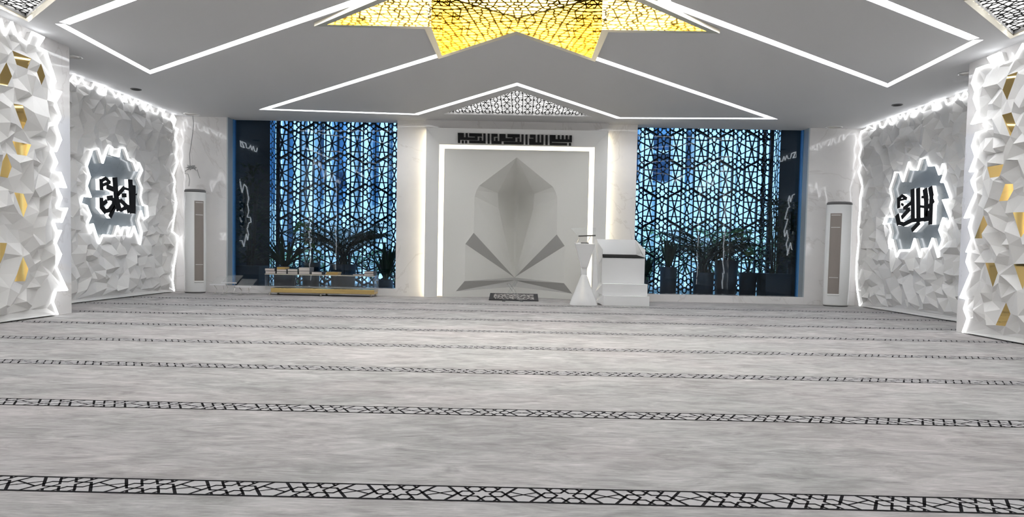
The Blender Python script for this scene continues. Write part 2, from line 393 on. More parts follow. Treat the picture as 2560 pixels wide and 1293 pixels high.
# round ceiling fittings
def fitting(px, py, dark, lab, r):
    p = hit(px, py, z=H); t = thing('ceiling_downlight', (p.x, p.y, H), lab, 'downlight', 'round ceiling fittings')
    b = MB(); b.lathe([(r, 0), (r, -.008), (r*.82, -.012), (r*.80, -.001)], (p.x, p.y, H), 28); b.build('rim', 'ac_grey' if dark else 'ac_white', t, True)
    b = MB(); b.lathe([(r*.8, -.001), (r*.8, -.004), (r*.3, -.005)], (p.x, p.y, H), 28); b.build('aperture', 'black' if dark else 'metal', t, True)
fitting(340, 223, 1, 'black round downlight in the ceiling beside the left recessed wall', .075)
fitting(2243, 262, 1, 'black round downlight in the ceiling beside the right recessed wall', .075)
fitting(480, 285, 0, 'white ringed ceiling fitting over the left air conditioner, wire hanging from it', .14)
fitting(2085, 318, 0, 'white ringed ceiling fitting over the right air conditioner', .14)
fitting(184, 141, 0, 'white ringed ceiling fitting just behind the left gold dotted pier', .10)
fitting(2418, 183, 0, 'white ringed ceiling fitting just behind the right gold dotted pier', .10)
# ================================================================== WALLS
def side_wall(s, name):
    b = MB(); pr = []
    for i, (a, c) in enumerate(BAYS):
        pr += [(s*XR, c), (s*XR, a)]
        if i < len(BAYS)-1: pr += [(s*XP, a), (s*XP, BAYS[i+1][1])]
    n = len(pr); b.add(lift(pr, 0)+lift(pr, H), [(i, i+1, n+i+1, n+i) for i in range(n-1)])
    return struct(b.build(name, 'marble', fixn=False))
side_wall(-1, 'wall_left'); side_wall(1, 'wall_right')
b = MB(); b.box((-XR, Y0-.1, 0), (XR, Y0, H)); struct(b.build('wall_rear', 'marble'))
WX0, WX1, WZ0 = 2.12, 5.135, .13
def back_wall():
    b = MB()
    for s in (-1, 1):
        b.box(*sorted2((s*(WX1+.011), YB, 0), (s*(XR+.1), YB+.12, H)))
        b.box(*sorted2((s*1.60, YB, 0), (s*WX0, YB+.12, H)))
        b.box(*sorted2((s*WX0, YB, 0), (s*(WX1+.01), YB+.29, WZ0)))
    b.box((-1.60, YB-.09, 2.94), (1.60, YB+.4, H)); b.box((-1.60, YB+.3, 2.6), (1.60, YB+.4, 2.95))
    for s in (-1, 1): b.box(*sorted2((s*1.30, YB+.3, 0), (s*1.62, YB+.4, 2.7)))
    b.box((-7, YB+.31, H+.1), (7, YB+.4, 4.1))
    return struct(b.build('wall_back', 'marble'))
def sorted2(a, c): return tuple(min(x, y) for x, y in zip(a, c)), tuple(max(x, y) for x, y in zip(a, c))
back_wall()
for i, s in enumerate((-1, 1)):
    t = struct(thing('window_%d' % (i+1), (s*(WX0+WX1)/2, YB+.05, WZ0), None, None))
    t['label'] = ('tall blue tinted window left of the prayer niche', 'tall blue tinted window right of the prayer niche')[i]
    b = MB(); b.box(*sorted2((s*(WX0-.1), YB+.25, WZ0), (s*(WX1-.01), YB+.262, H+.1))); b.build('pane', 'glass', t)
    b = MB(); b.box(*sorted2((s*(WX1-.012), YB-.004, WZ0), (s*(WX1+.01), YB+.20, H))); b.build('jamb', 'greyframe', t)
    b = MB(); b.box(*sorted2((s*(WX1-.03), YB+.20, WZ0), (s*(WX1+.03), YB+.30, H+.1))); b.build('mullion', 'skylit_frame', t)
# ================================================================== PORTAL AND PRAYER NICHE
def portal():
    t = thing('portal_frame', (0, YB-.1, 0), 'white portal frame glowing at its edges around the prayer niche', 'portal')
    ox, oz, ix, iz = 1.585, 2.965, 1.375, 2.705; yo, yi = YB-.16, YB+.0; b = MB()
    O = [(-ox, 0), (-ox, oz), (ox, oz), (ox, 0)]; I = [(-ix, 0), (-ix, iz), (ix, iz), (ix, 0)]
    o3 = [(x, yo, z) for x, z in O]; i3 = [(x, yi, z) for x, z in I]; ob = [(x, yo+.05, z) for x, z in O]; ib = [(x, yi+.03, z) for x, z in I]
    for A, B in ((o3, i3), (o3, ob), (i3, ib), (ob, ib)): b.add(A+B, [(i, i+1, 5+i, 4+i) for i in range(3)])
    b.build('casing', 'plaster', t)
    b = MB()                                           # warm strips: inner reveal behind the casing, outer edge
    b.add([(x, YB+.12, z) for x, z in ((-1.39, .01), (-1.39, 2.72), (1.39, 2.72), (1.39, .01), (-1.28, .01), (-1.28, 2.63), (1.28, 2.63), (1.28, .01))], [(0, 1, 5, 4), (1, 2, 6, 5), (2, 3, 7, 6)])
    b.build('inner_light_strip', 'led_warm_soft', t)
    for s in (-1, 1): b = MB(); b.box(*sorted2((s*1.555, YB-.108, .02), (s*1.57, YB-.093, 2.93))); b.build('outer_light_strip', 'led_warm', t)
    return t
portal()
def niche():
    yp = YB+.03
    t = thing('prayer_niche', (0, yp, 0), 'folded white stone prayer niche with leaf shaped centre and grey facets', 'prayer niche')
    Hf = [(0, 2.505), (.655, 1.995), (.705, 1.905), (.735, 1.80), (.74, 1.155), (.885, .955), (.888, .29), (1.04, .105), (1.04, 0)]
    PW = 1.285
    outline = [(-x, z) for x, z in Hf[::-1]]+Hf[1:]
    poly = [(-PW, 0), (-PW, 2.635), (PW, 2.635), (PW, 0)]+outline[::-1]
    vs, fs = cdt([poly]); fs = [q for q in fs if inpoly(*(sum((vs[i] for i in q), Vector((0, 0)))/3), poly)]
    b = MB(); b.add([(v.x, yp, v.y) for v in vs], fs)
    pr = [(-PW, 0), (-PW, 2.635), (PW, 2.635), (PW, 0)]; b.add([(x, yp, z) for x, z in pr]+[(x, yp+.14, z) for x, z in pr], [(i, i+1, 5+i, 4+i) for i in range(3)])
    b.build('panel', 'mihrab', t, fixn=False)
    B = (0, yp+.62, .35); body = MB(); grey = MB()
    P = lambda x, z, d=0: (x, yp+d, z)
    for s in (-1, 1):
        L1, L2 = P(s*.335, 1.90, .36), P(s*.32, 1.63, .42)
        body.add([P(0, 2.505), P(s*.655, 1.995), L1], [(0, 1, 2)])
        body.add([P(s*.655, 1.995), P(s*.705, 1.905), P(s*.735, 1.80), L2, L1], [(0, 1, 4), (1, 2, 3, 4)])
        body.add([P(s*.735, 1.80), P(s*.74, 1.155), B, L2], [(0, 1, 2), (0, 2, 3)])
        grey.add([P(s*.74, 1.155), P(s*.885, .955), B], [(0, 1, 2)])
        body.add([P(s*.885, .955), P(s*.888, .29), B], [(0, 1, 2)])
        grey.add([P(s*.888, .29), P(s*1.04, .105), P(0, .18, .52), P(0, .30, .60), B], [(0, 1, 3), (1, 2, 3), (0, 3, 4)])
        body.add([P(s*1.04, .105), P(s*1.04, 0), P(0, 0, .52), P(0, .18, .52)], [(0, 1, 2, 3)])
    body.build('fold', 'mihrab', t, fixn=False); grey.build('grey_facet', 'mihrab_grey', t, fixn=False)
    b = MB(); rows = []; key = [(2.505, 0, 0, 0), (1.90, .335, .36, .82), (1.63, .32, .42, .92), (.35, 0, .62, .62)]
    for k in range(3):
        for j in range(8 if k != 1 else 3):
            q = j/(8 if k != 1 else 3); rows.append([a+(c-a)*q for a, c in zip(key[k], key[k+1])])
    rows.append(list(key[3])); N = 12
    for z, hw, de, dc in rows:
        for i in range(N+1):
            u = -1+2*i/N; b.v.append((u*hw, yp+de+(dc-de)*(1-abs(u)**1.4), z))
    for r_ in range(len(rows)-1):
        for i in range(N): b.f.append((r_*(N+1)+i, r_*(N+1)+i+1, (r_+1)*(N+1)+i+1, (r_+1)*(N+1)+i)); b.mi.append(0)
    b.build('leaf_hollow', 'mihrab', t, True, fixn=False)
niche()
# kufic inscription: rectangles measured on the photograph
KUF = [(120, 103, 235, 190), (120, 188, 510, 232), (120, 190, 162, 298), (275, 103, 315, 200), (345, 106, 595, 158), (462, 150, 510, 232), (550, 185, 592, 260), (630, 104, 670, 298), (345, 250, 670, 298),
       (195, 254, 235, 303), (262, 254, 302, 303), (715, 104, 752, 300), (790, 106, 910, 155), (790, 106, 832, 303), (790, 250, 990, 303), (870, 183, 912, 238), (950, 106, 1070, 190), (950, 188, 1265, 243),
       (1110, 106, 1355, 160), (1215, 155, 1265, 243), (1035, 258, 1425, 303), (1310, 183, 1352, 262), (1390, 106, 1430, 303), (1470, 108, 1510, 303), (1560, 106, 1670, 160), (1630, 106, 1670, 303),
       (1545, 188, 1670, 303), (1545, 260, 1825, 303), (1710, 106, 1750, 300), (1786, 106, 1828, 300), (1870, 108, 1912, 303), (1955, 106, 2070, 192), (1955, 188, 2395, 235), (2115, 106, 2155, 200),
       (2195, 106, 2235, 200), (2275, 106, 2312, 200), (2352, 106, 2395, 200), (1955, 106, 1995, 303), (1955, 260, 2300, 303), (2340, 256, 2380, 305)]
def kufic():
    yk = YB-.115; c = hit(1287, 345, y=yk)
    t = thing('inscription', (c.x, yk, c.z), 'black square Kufic inscription بسم الله الرحمن الرحيم over the prayer niche', 'inscription')
    words = [(0, 11), (11, 12), (12, 23), (23, 24), (24, 30), (30, 31), (31, 40)]
    for a, e in words:
        b = MB()
        for n_, (x0, y0, x1, y1) in enumerate(KUF[a:e]):
            q = []
            for x, y in ((x0-2, y0-2), (x1+2, y0-2), (x1+2, y1+2), (x0-2, y1+2)):
                p = hit(1130+x/8, 320+(y+.0207*(x-120))/8, y=yk); q.append((p.x, yk-.012-.0003*(n_ % 7), p.z))
            b.prism(q, (0, .04, 0))
        b.build('word', 'black', t)
kufic()
# ================================================================== RELIEF WALLS
def relief(nm, s, X, outline, holes, golds, label, seed, ledline, sp=.165, cat='wall panel', hole_lines=()):
    """faceted cladding on wall plane x=X (inside is -s); outline etc in (y, z)"""
    rnd = random.Random(seed); ys = [p[0] for p in outline]; zs = [p[1] for p in outline]
    pts = []; hts = {}
    k = 0; z = min(zs)
    dz = 1.03/6; ri = 0; z = -.02
    while z < H+.1:
        seam = ri % 6 == 0; y = min(ys)+(sp*.5 if ri % 2 else 0)
        while y < max(ys):
            y1 = y+rnd.uniform(-.34, .34)*sp; zh = z+(0 if seam else rnd.uniform(-.05, .05)); hi = rnd.uniform(.075, .125) if rnd.random() < .8 else rnd.uniform(.02, .05)
            pts.append((y1, zh, hi))
            if rnd.random() < .85: pts.append((y1+sp*rnd.uniform(.30, .62), zh-rnd.uniform(.03, .055), rnd.uniform(0, .03)))
            if rnd.random() < .45: pts.append((y1+sp*rnd.uniform(.1, .6), zh-rnd.uniform(.08, .12), rnd.choice((.0, .03, .09))))
            y += sp
        z += dz; ri += 1
    pts = [p for p in pts if inpoly(p[0], p[1], outline) and not any(inpoly(p[0], p[1], h) for h in holes+golds)]
    # keep clear of constraint lines
    def near(p, P, d):
        for i in range(len(P)):
            a = Vector(P[i]); c = Vector(P[(i+1) % len(P)]); e = c-a; q = Vector(p[:2])-a; t = max(0, min(1, q.dot(e)/max(e.length_squared, 1e-9)))
            if (q-e*t).length < d: return True
        return False
    pts = [p for p in pts if not any(near(p, P, .03) for P in [outline]+holes) and not any(near(p, P, .035) for P in golds)]
    pts = [(p[0], p[1], p[2]*(.45 if any(near(p, P, .13) for P in [outline]+holes) else 1)) for p in pts]
    vs, fs = cdt([outline]+holes+golds, [p[:2] for p in pts])
    hd = {(round(p[0], 4), round(p[1], 4)): p[2] for p in pts}
    gd = {}
    for gi, g in enumerate(golds):
        for p in g: gd[(round(p[0], 4), round(p[1], 4))] = .056
    hh = []
    for v in vs:
        key = (round(v.x, 4), round(v.y, 4)); hh.append(hd.get(key, gd.get(key, .05)))
    v3 = [(X-s*(h+.004), v.x, v.y) for v, h in zip(vs, hh)]
    b = MB(); gb = [MB() for _ in golds]
    for q in fs:
        c = sum((vs[i] for i in q), Vector((0, 0)))/3
        if not inpoly(c.x, c.y, outline) or any(inpoly(c.x, c.y, h) for h in holes): continue
        gi = next((i for i, g in enumerate(golds) if inpoly(c.x, c.y, g)), None)
        tgt = b if gi is None else gb[gi]
        tgt.add([v3[i] for i in q], [(0, 1, 2) if s > 0 else (2, 1, 0)])
    for P in [outline]+holes:                          # side skirts
        n = len(P); b.add([(X-s*.054, y, z) for y, z in P]+[(X-s*.002, y, z) for y, z in P], [(i, (i+1) % n, (i+1) % n+n, i+n) for i in range(n)])
    t = thing(nm, (X, sum(ys)/len(ys), 0), label, cat)
    b.build('facets', 'relief', t, fixn=False)
    for q in gb: q.build('gold_mirror', 'gold', t, fixn=False)
    b = MB()
    for L in ledline:
        n = len(L)
        for i in range(n-1): b.bar((X-s*.062, *L[i]), (X-s*.062, *L[i+1]), .011, (1, 0, 0), .020)
    b.build('led_border', 'led_border', t)
    return t
def wallpts(X, org, sc, L):
    o = []
    for x, y in L:
        p = hit(org[0]+x/sc, org[1]+y/sc, x=X); o.append((p.y, max(.015, min(H-.01, p.z))))
    return o
def mono(L, d=.0):
    return L
# ---- left pier
pl = wallpts(-XP+.06, (0, 0), 2.939, [(-40, 60), (5, 140), (35, 260), (85, 160), (120, 260), (205, 320), (235, 235), (320, 275), (275, 345)]) + \
    wallpts(-XP+.06, (0, 100), 3.59, [(410, 100), (495, 370), (460, 440), (545, 465), (495, 560), (540, 690), (500, 770), (545, 895), (500, 1000), (460, 985), (510, 1100), (465, 1185), (540, 1190)]) + \
    wallpts(-XP+.06, (0, 440), 3.59, [(590, 105), (505, 95), (550, 195), (510, 290), (600, 290), (550, 415), (475, 410), (505, 490), (545, 490), (495, 605), (545, 705), (500, 815), (600, 1025), (500, 1030), (470, 1130), (515, 1232)])
pl[-1] = (pl[-1][0], .015)
topz = [(6.75, 2.86), (6.62, 2.66), (6.42, 2.95), (6.3, 2.7), (6.05, 2.9), (5.9, 2.65), (5.7, 2.9), (5.45, 2.75)]
nearz = [(5.34, 2.4), (5.42, 2.1), (5.3, 1.75), (5.4, 1.3), (5.3, .9), (5.42, .5), (5.33, .015)]
gl = [[(110, 95), (280, 165), (245, 258), (150, 222)], [(58, 200), (108, 325), (65, 415), (0, 400), (0, 310)], [(368, 210), (405, 325), (372, 405), (332, 290)], [(120, 570), (205, 585), (243, 715), (205, 805)],
      [(112, 908), (280, 940), (240, 1040), (155, 1028)], [(60, 1015), (105, 1140), (70, 1238), (0, 1225), (22, 1090)]]
gl2 = [[(128, 148), (212, 160), (247, 262), (210, 372)], [(0, 600), (62, 603), (40, 695), (0, 790)], [(207, 725), (255, 835), (225, 945), (130, 947)]]
golds = [wallpts(-XP+.06, (0, 100), 3.59, g) for g in gl]+[wallpts(-XP+.06, (0, 440), 3.59, g) for g in gl2]
more = []
for dy, src in ((-1.05, golds[2]), (-1.0, golds[0]), (-1.1, golds[3]), (-.95, golds[6]), (-1.0, golds[8])): more.append([(y+dy, z) for y, z in src])
outl = pl[1:]
full_l = [(y, z) for y, z in outl]+nearz[::-1]+topz[::-1]
relief('relief_panel', -1, -XP, full_l, [], golds+more, 'white faceted relief panel with gold mirror inserts on the left pier', 11, [full_l[:len(outl)]+[], [outl[0]]+topz, [topz[-1]]+nearz])
# ---- right pier
prr = wallpts(XP-.06, (2400, 100), 3.40, [(540, 30), (465, 165), (375, 200), (345, 105), (240, 150), (290, 225), (245, 210), (145, 245), (105, 365), (135, 440), (120, 500), (155, 600), (100, 715), (200, 690), (225, 765), (140, 790), (105, 905), (135, 990), (85, 1120), (145, 1115), (100, 1195)]) + \
    wallpts(XP-.06, (2400, 460), 3.2325, [(100, 0), (130, 70), (40, 275), (100, 265), (75, 350), (100, 440), (55, 550), (75, 552), (55, 630), (90, 720), (5, 920), (60, 930), (35, 1010), (65, 1090), (25, 1195)])
prr = [(min(y, 8.06), z) for y, z in prr]; prr[-1] = (prr[-1][0], .015)
gr1 = [[(405, 300), (490, 270), (400, 510), (362, 425)], [(357, 637), (437, 615), (472, 715), (427, 820)], [(232, 1080), (370, 1057), (335, 1160), (255, 1172)]]
gr2 = [[(365, 0), (428, 0), (432, 50), (385, 135), (315, 140)], [(190, 255), (222, 330), (180, 440), (118, 440)], [(428, 230), (517, 228), (530, 380), (490, 435)], [(205, 638), (278, 638), (305, 720), (265, 835)],
       [(435, 648), (517, 645), (540, 760), (505, 852)], [(372, 960), (408, 1050), (365, 1150), (288, 1142)]]
gR = [wallpts(XP-.06, (2400, 100), 3.40, g) for g in gr1]+[wallpts(XP-.06, (2400, 460), 3.2325, g) for g in gr2]
full_r = prr+nearz[::-1]+topz[::-1]
relief('relief_panel', 1, XP, full_r, [], gR, 'white faceted relief panel with gold mirror inserts on the right pier', 23, [prr, [prr[0]]+topz, [topz[-1]]+nearz])
# ---- recessed bays with plaques
lt = [(45, 30), (70, 155), (125, 180), (165, 90), (205, 210), (245, 100), (285, 230), (350, 260), (375, 160), (470, 205), (410, 295), (490, 325), (500, 240), (555, 235), (600, 350), (630, 270), (670, 390), (715, 400), (690, 322), (740, 325),
      (770, 430), (800, 330), (830, 420), (850, 375), (915, 390), (890, 470), (925, 490), (955, 400), (990, 510), (1030, 520), (1045, 440), (1100, 465), (1085, 545), (1165, 580), (1190, 485), (1220, 580), (1200, 655), (1245, 680),
      (1215, 770), (1240, 860), (1220, 960), (1245, 1020), (1195, 1170), (1215, 1240)]
lt2 = [(1165, 70), (1190, 210), (1165, 360), (1145, 500), (1205, 550), (1190, 700), (1160, 880), (1150, 1010), (1165, 1100)]
ltop = wallpts(-XR+.06, (170, 170), 4.31, lt)+wallpts(-XR+.06, (170, 460), 4.17, lt2)
fit = lambda L: [(y-max(0, max(p[0] for p in L)-(YB-.05)), z) for y, z in L]
ltop = fit(ltop)
out_l = ltop+[(ltop[-1][0], .015), (8.15, .015), (8.15, 2.85)]
lpq = [(260, 150), (325, 135), (372, 295), (435, 100), (478, 125), (465, 205), (545, 225), (560, 130), (610, 130), (650, 255), (705, 280), (740, 380), (765, 290), (800, 370), (755, 465), (795, 560), (780, 660), (805, 750), (850, 755),
       (860, 870), (815, 900), (785, 805), (755, 905), (795, 1045), (775, 1170), (710, 970), (680, 1080), (635, 1070), (665, 985), (595, 980), (575, 1070), (535, 965), (500, 1075), (375, 1065), (335, 1160), (265, 945), (240, 1050),
       (205, 950), (245, 860), (200, 750), (135, 725), (155, 650), (245, 660), (200, 540), (235, 440), (200, 330)]
PLQ_L = wallpts(-XR+.06, (170, 340), 4.309, lpq)
rt1 = [(135, 465), (120, 560), (65, 580), (45, 670), (65, 760), (40, 850), (60, 940), (35, 1010), (75, 1160), (50, 1290)]
rt2 = [(45, 120), (30, 300), (35, 420), (15, 600), (10, 760), (20, 900), (45, 1060)]
rfar = wallpts(XR-.06, (2120, 200), 4.31, rt1)+wallpts(XR-.06, (2120, 500), 4.04, rt2)
rfar = fit(rfar)
rzig = [(y, z) for y, z in ltop[:34] if y < rfar[0][0]-.15]
out_r = rzig+rfar+[(rfar[-1][0], .015), (8.15, .015), (8.15, 2.85)]
rpq = [(250, 260), (300, 265), (335, 365), (400, 150), (420, 235), (490, 240), (525, 120), (590, 105), (615, 195), (690, 190), (725, 290), (765, 170), (795, 240), (745, 370), (785, 370), (850, 550), (765, 560), (845, 760), (820, 860),
       (770, 750), (725, 885), (765, 990), (715, 1110), (715, 1180), (655, 970), (615, 1080), (545, 1085), (520, 1180), (460, 975), (425, 1095), (300, 1100), (265, 1175), (220, 985), (190, 1085), (180, 1000), (205, 910), (180, 815),
       (125, 820), (150, 745), (225, 745), (195, 640), (220, 560), (195, 440), (235, 320)]
PLQ_R = wallpts(XR-.06, (2180, 370), 4.309, rpq)
relief('relief_panel', -1, -XR, out_l, [PLQ_L], [], 'white faceted relief panel edged with LED zigzag on the recessed left wall', 5, [out_l[:len(ltop)+1]])
relief('relief_panel', 1, XR, out_r, [PLQ_R], [], 'white faceted relief panel edged with LED zigzag on the recessed right wall', 8, [out_r[:len(rzig)+len(rfar)+1]])
SH = -7.35                                            # the same bay repeats beside the viewer, seen only as reflections in the glass
shift = lambda L: [(y+SH, z) for y, z in L]
relief('relief_panel', -1, -XR, shift(out_l), [shift(PLQ_L)], [], 'white faceted relief panel on the left wall beside the viewer', 6, [shift(out_l[:len(ltop)+1])], .3)
relief('relief_panel', 1, XR, shift(out_r), [shift(PLQ_R)], [], 'white faceted relief panel on the right wall beside the viewer', 9, [shift(out_r[:len(rzig)+len(rfar)+1])], .3)
STL = [([(672, 488), (688, 818)], 40), ([(712, 545), (712, 825)], 28), ([(505, 465), (522, 690), (545, 780)], 44), ([(530, 770), (570, 798), (612, 778), (622, 745)], 26), ([(530, 690), (570, 700), (625, 750), (690, 775)], 28), ([(640, 760), (655, 815), (690, 815)], 24),
       ([(535, 635), (600, 562), (655, 578)], 24), ([(588, 640), (622, 640)], 40), ([(360, 680), (362, 765), (400, 812), (450, 800), (490, 745), (495, 690), (440, 668)], 32), ([(380, 730), (412, 705)], 26), ([(430, 672), (475, 665)], 40),
       ([(500, 768), (455, 862)], 26), ([(358, 478), (362, 572)], 30), ([(362, 484), (405, 458), (450, 500), (378, 528)], 22), ([(425, 548), (480, 572)], 42), ([(700, 640), (738, 628)], 12)]
STR = [([(628, 436), (640, 510), (628, 812)], 34), ([(572, 458), (585, 560), (582, 775)], 38), ([(496, 450), (500, 785)], 36), ([(437, 458), (440, 785)], 34), ([(430, 782), (530, 772), (625, 765)], 40), ([(540, 530), (600, 528)], 24), ([(520, 630), (600, 640), (660, 572)], 22),
       ([(272, 735), (288, 808), (345, 822), (440, 775)], 32), ([(345, 650), (415, 598)], 24), ([(345, 648), (402, 662), (325, 745)], 26), ([(287, 545), (288, 637)], 26), ([(290, 548), (325, 515), (368, 546), (305, 562)], 20), ([(505, 808), (435, 882)], 26), ([(320, 605), (335, 615)], 16), ([(590, 700), (625, 720)], 40)]
def sign(s, PL, ST, org, sc, lab):
    X = s*XR; c = hit(org[0]+120, org[1]+150, x=X)
    t = thing('calligraphy_sign', (X, c.y, c.z), lab, 'sign')
    vs, fs = cdt([PL]); fs = [q for q in fs if inpoly(*(sum((vs[i] for i in q), Vector((0, 0)))/3), PL)]
    b = MB(); b.add([(X-s*.006, v.x, v.y) for v in vs], fs); b.build('plaque', 'plaque', t, fixn=False)
    b = MB()
    for p, q in zip(PL, PL[1:]+PL[:1]): b.bar((X-s*.062, *p), (X-s*.062, *q), .013, (1, 0, 0), .020)
    b.build('led_outline', 'led_border', t)
    n_ = 0
    g = MB(); f = MB()
    for L, wd in ST:
        P = wallpts(X-s*.075, org, sc, L); wy = (wallpts(X-s*.075, org, sc, [(L[0][0]+wd, L[0][1])])[0][0]-P[0][0]); wz = wd/sc*P[0][0]/F
        wv = wd/sc*c.y/F
        for i in range(len(P)-1):
            a = Vector(P[i]); e = Vector(P[i+1]); d = (e-a)
            # stroke width measured in the photo: wide along y, normal along z
            dn = d.normalized(); wdt = abs(wy)*abs(dn.y)+wv*abs(dn.x)
            ex = dn*wdt*.25; n_ += 1
            for B, x0, dp in ((g, .040, .055), (f, .074+.0004*(n_ % 5), .012)):
                B.bar((X-s*x0, *(a-ex)), (X-s*x0, *(e+ex)), wdt, (1, 0, 0), dp)
    g.build('letter_body', 'letter_glow', t); f.build('letter_face', 'black', t)
sign(-1, PLQ_L, STL, (170, 340), 4.309, 'black Arabic calligraphy on grey jagged glowing plaque on the left wall')
sign(1, PLQ_R, STR, (2180, 370), 4.309, 'black Arabic calligraphy on grey jagged glowing plaque on the right wall')
# ================================================================== GARDEN BEHIND THE GLASS
YL = 13.7
def hexes(b, frame, poly, u, asp, u0, v0, wd, n, dp):
    cu, cv = 4.02*u, 4.85*u*asp
    h = [(0, 2.9), (.70, 3.25), (3.05, 1.85), (3.05, -1.85), (.70, -3.25), (0, -2.9), (-.70, -3.25), (-3.05, -1.85), (-3.05, 1.85), (-.70, 3.25)]
    xs = [p[0] for p in poly]; ys = [p[1] for p in poly]
    for i in range(int((min(xs)-u0)//cu)-1, int((max(xs)-u0)//cu)+3):
        for j in range(int((min(ys)-v0)//cv)-1, int((max(ys)-v0)//cv)+3):
            if (i+j) % 2: continue
            c = (u0+i*cu, v0+(j+.5)*cv)
            for k in range(10):
                p, q = h[k], h[(k+1) % 10]
                for a, e in clip((c[0]+p[0]*u, c[1]+p[1]*u*asp), (c[0]+q[0]*u, c[1]+q[1]*u*asp), poly): b.bar(frame(*a), frame(*e), wd, n, dp)
def lattice(s, xe, lab):
    t = thing('lattice_screen', (s*3.4, YL, 0), lab, 'screen')
    u = .1233; p0 = hit(862, 321, y=YL) if s < 0 else hit(1660, 331, y=YL)
    poly = [(min(s*1.7, xe), -.0), (max(s*1.7, xe), -.0), (max(s*1.7, xe), 3.5), (min(s*1.7, xe), 3.5)]
    fr = lambda x, z: (x, YL, z)
    b = MB(); tracery(b, fr, poly, u, (0, 1, 0), u*.175, .035, v0=p0.z, u0=p0.x, asp=1.0); b.build('tracery', 'lattice', t)
    b = MB(); hexes(b, fr, poly, u, 1.0, p0.x, p0.z, .029, (0, 1, 0), .08); b.build('hexagon_moulding', 'lattice', t)
    poly2 = [(13.24, 0), (YL, 0), (YL, 3.5), (13.24, 3.5)]
    b = MB(); tracery(b, lambda y, z: (xe, y, z), poly2, u, (1, 0, 0), u*.13, .008, v0=p0.z, u0=YL-.5, asp=1.0); b.build('return_tracery', 'lattice', t)
    b = MB(); b.box((xe-.03, YL-.03, 0), (xe+.03, YL+.03, 3.5)); b.build('corner_post', 'lattice', t)
lattice(-1, -4.73, 'dark geometric lattice screen with hexagons outside the left window')
lattice(1, 5.0, 'dark geometric lattice screen with hexagons outside the right window')
b = MB(); b.box((-7, YB+.3, -.12), (7, 14.2, -.02)); struct(b.build('floor_garden', 'dark'))
b = MB(); b.box((-7, YB+.3, 3.52), (7, 14.0, 3.65)); struct(b.build('garden_shade_roof', 'dark'))  # unseen roof, added to keep lattice front and plants in shade
b = MB(); b.box((-7, 13.22, -.02), (-4.74, 13.26, 3.52)); b.box((-7, YB+.3, -.02), (-6.9, 13.1, 3.52)); struct(b.build('wall_garden_left', 'dark'))
b = MB(); b.box((5.01, 13.22, -.02), (7, 13.26, 3.52)); b.box((6.9, YB+.3, -.02), (7, 13.1, 3.52)); struct(b.build('wall_garden_right', 'dark'))
b = MB(); b.box((-60, 14.0, -.3), (60, 80, -.1)); struct(b.build('ground_outside', 'pave'))
def facade():
    YF = 20.
    t = thing('building', (0, YF, 0), 'pale blue office building with vertical fins beyond the lattice screens', 'building')
    b = MB(); b.box((-14, YF, -.1), (14, YF+1, 12)); b.build('cladding', 'fac_panel', t)
    rnd = random.Random(4)
    def blk(px0, py0, px1, py1, m_, d, nm):
        p = hit(px0, py0, y=YF-d); q = hit(px1, py1, y=YF-d); b = MB(); b.box(*sorted2((p.x, YF-d, max(p.z, -.1)), (q.x, YF+.1, max(q.z, -.1)))); b.build(nm, m_, t)
    for x in (640, 690, 735, 770, 812, 868, 905, 950, 985):                   # fins seen through the left window
        blk(x, 150, x+14, 760, 'fac_light', .5, 'fin')
    for x in (1610, 1690, 1745, 1775, 1815, 1855, 1890, 1915, 1960):
        blk(x, 150, x+12, 760, 'fac_light', .5, 'fin')
    for x0, y0, x1, y1 in ((745, 330, 768, 420), (790, 310, 810, 400), (745, 440, 770, 490), (640, 300, 655, 420), (830, 430, 865, 470), (690, 530, 740, 640)): blk(x0, y0, x1, y1, 'fac_glass', .03, 'window')
    for x0, y0, x1, y1 in ((1560, 335, 1688, 374), (1560, 384, 1688, 450), (1560, 200, 1688, 318), (1705, 330, 1742, 420), (1760, 395, 1812, 520), (1830, 310, 1852, 420)): blk(x0, y0, x1, y1, 'fac_glass', .04, 'window')
    blk(1560, 374, 1690, 384, 'fac_light', .2, 'ledge')
    blk(1560, 455, 2000, 800, 'fac_light', .02, 'podium_wall')
    blk(500, 505, 1010, 800, 'fac_light', .02, 'podium_wall')
facade()
# ---- plants
def leaf(b, base, d, up, L, wd, droop, n=5, fold=.15):
    """a pointed leaf from base along d, bending down by droop"""
    d = Vector(d).normalized(); sd_ = d.cross(Vector(up)); sd_ = sd_.normalized() if sd_.length > 1e-4 else Vector((1, 0, 0)); p = Vector(base); vs = []; u = sd_.cross(d)
    for i in range(n+1):
        t = i/n; ww = wd*(sin(pi*min(1, t*.92+.06))**.8)/2
        vs += [p-sd_*ww+u*fold*ww, p.copy(), p+sd_*ww+u*fold*ww]
        d = (d+Vector((0, 0, -droop/n))).normalized(); p = p+d*(L/n)
    fs = []
    for i in range(n): a = i*3; fs += [(a, a+1, a+4, a+3), (a+1, a+2, a+5, a+4)]
    b.add(vs, fs)
def pot(t, c, r0, r1, h, sq=False):
    b = MB()
    if sq: b.add([(c[0]+sx*r, c[1]+sy*r, z) for r, z in ((r0, c[2]), (r1, c[2]+h)) for sx, sy in ((-1, -1), (1, -1), (1, 1), (-1, 1))], [(3, 2, 1, 0), (4, 5, 6, 7), (0, 1, 5, 4), (1, 2, 6, 5), (2, 3, 7, 6), (3, 0, 4, 7)])
    else: b.lathe([(r0, 0), (r1, h), (r1*.9, h), (r1*.88, h-.04)], c, 28)
    pt_ = b.build('pot', 'pot', t, not sq)
    b = MB(); b.lathe([(r1*.86, h-.04), (r1*.86, h-.02), (r1*.2, h-.01)], c, 20); b.build('soil', 'soil', pt_, True)
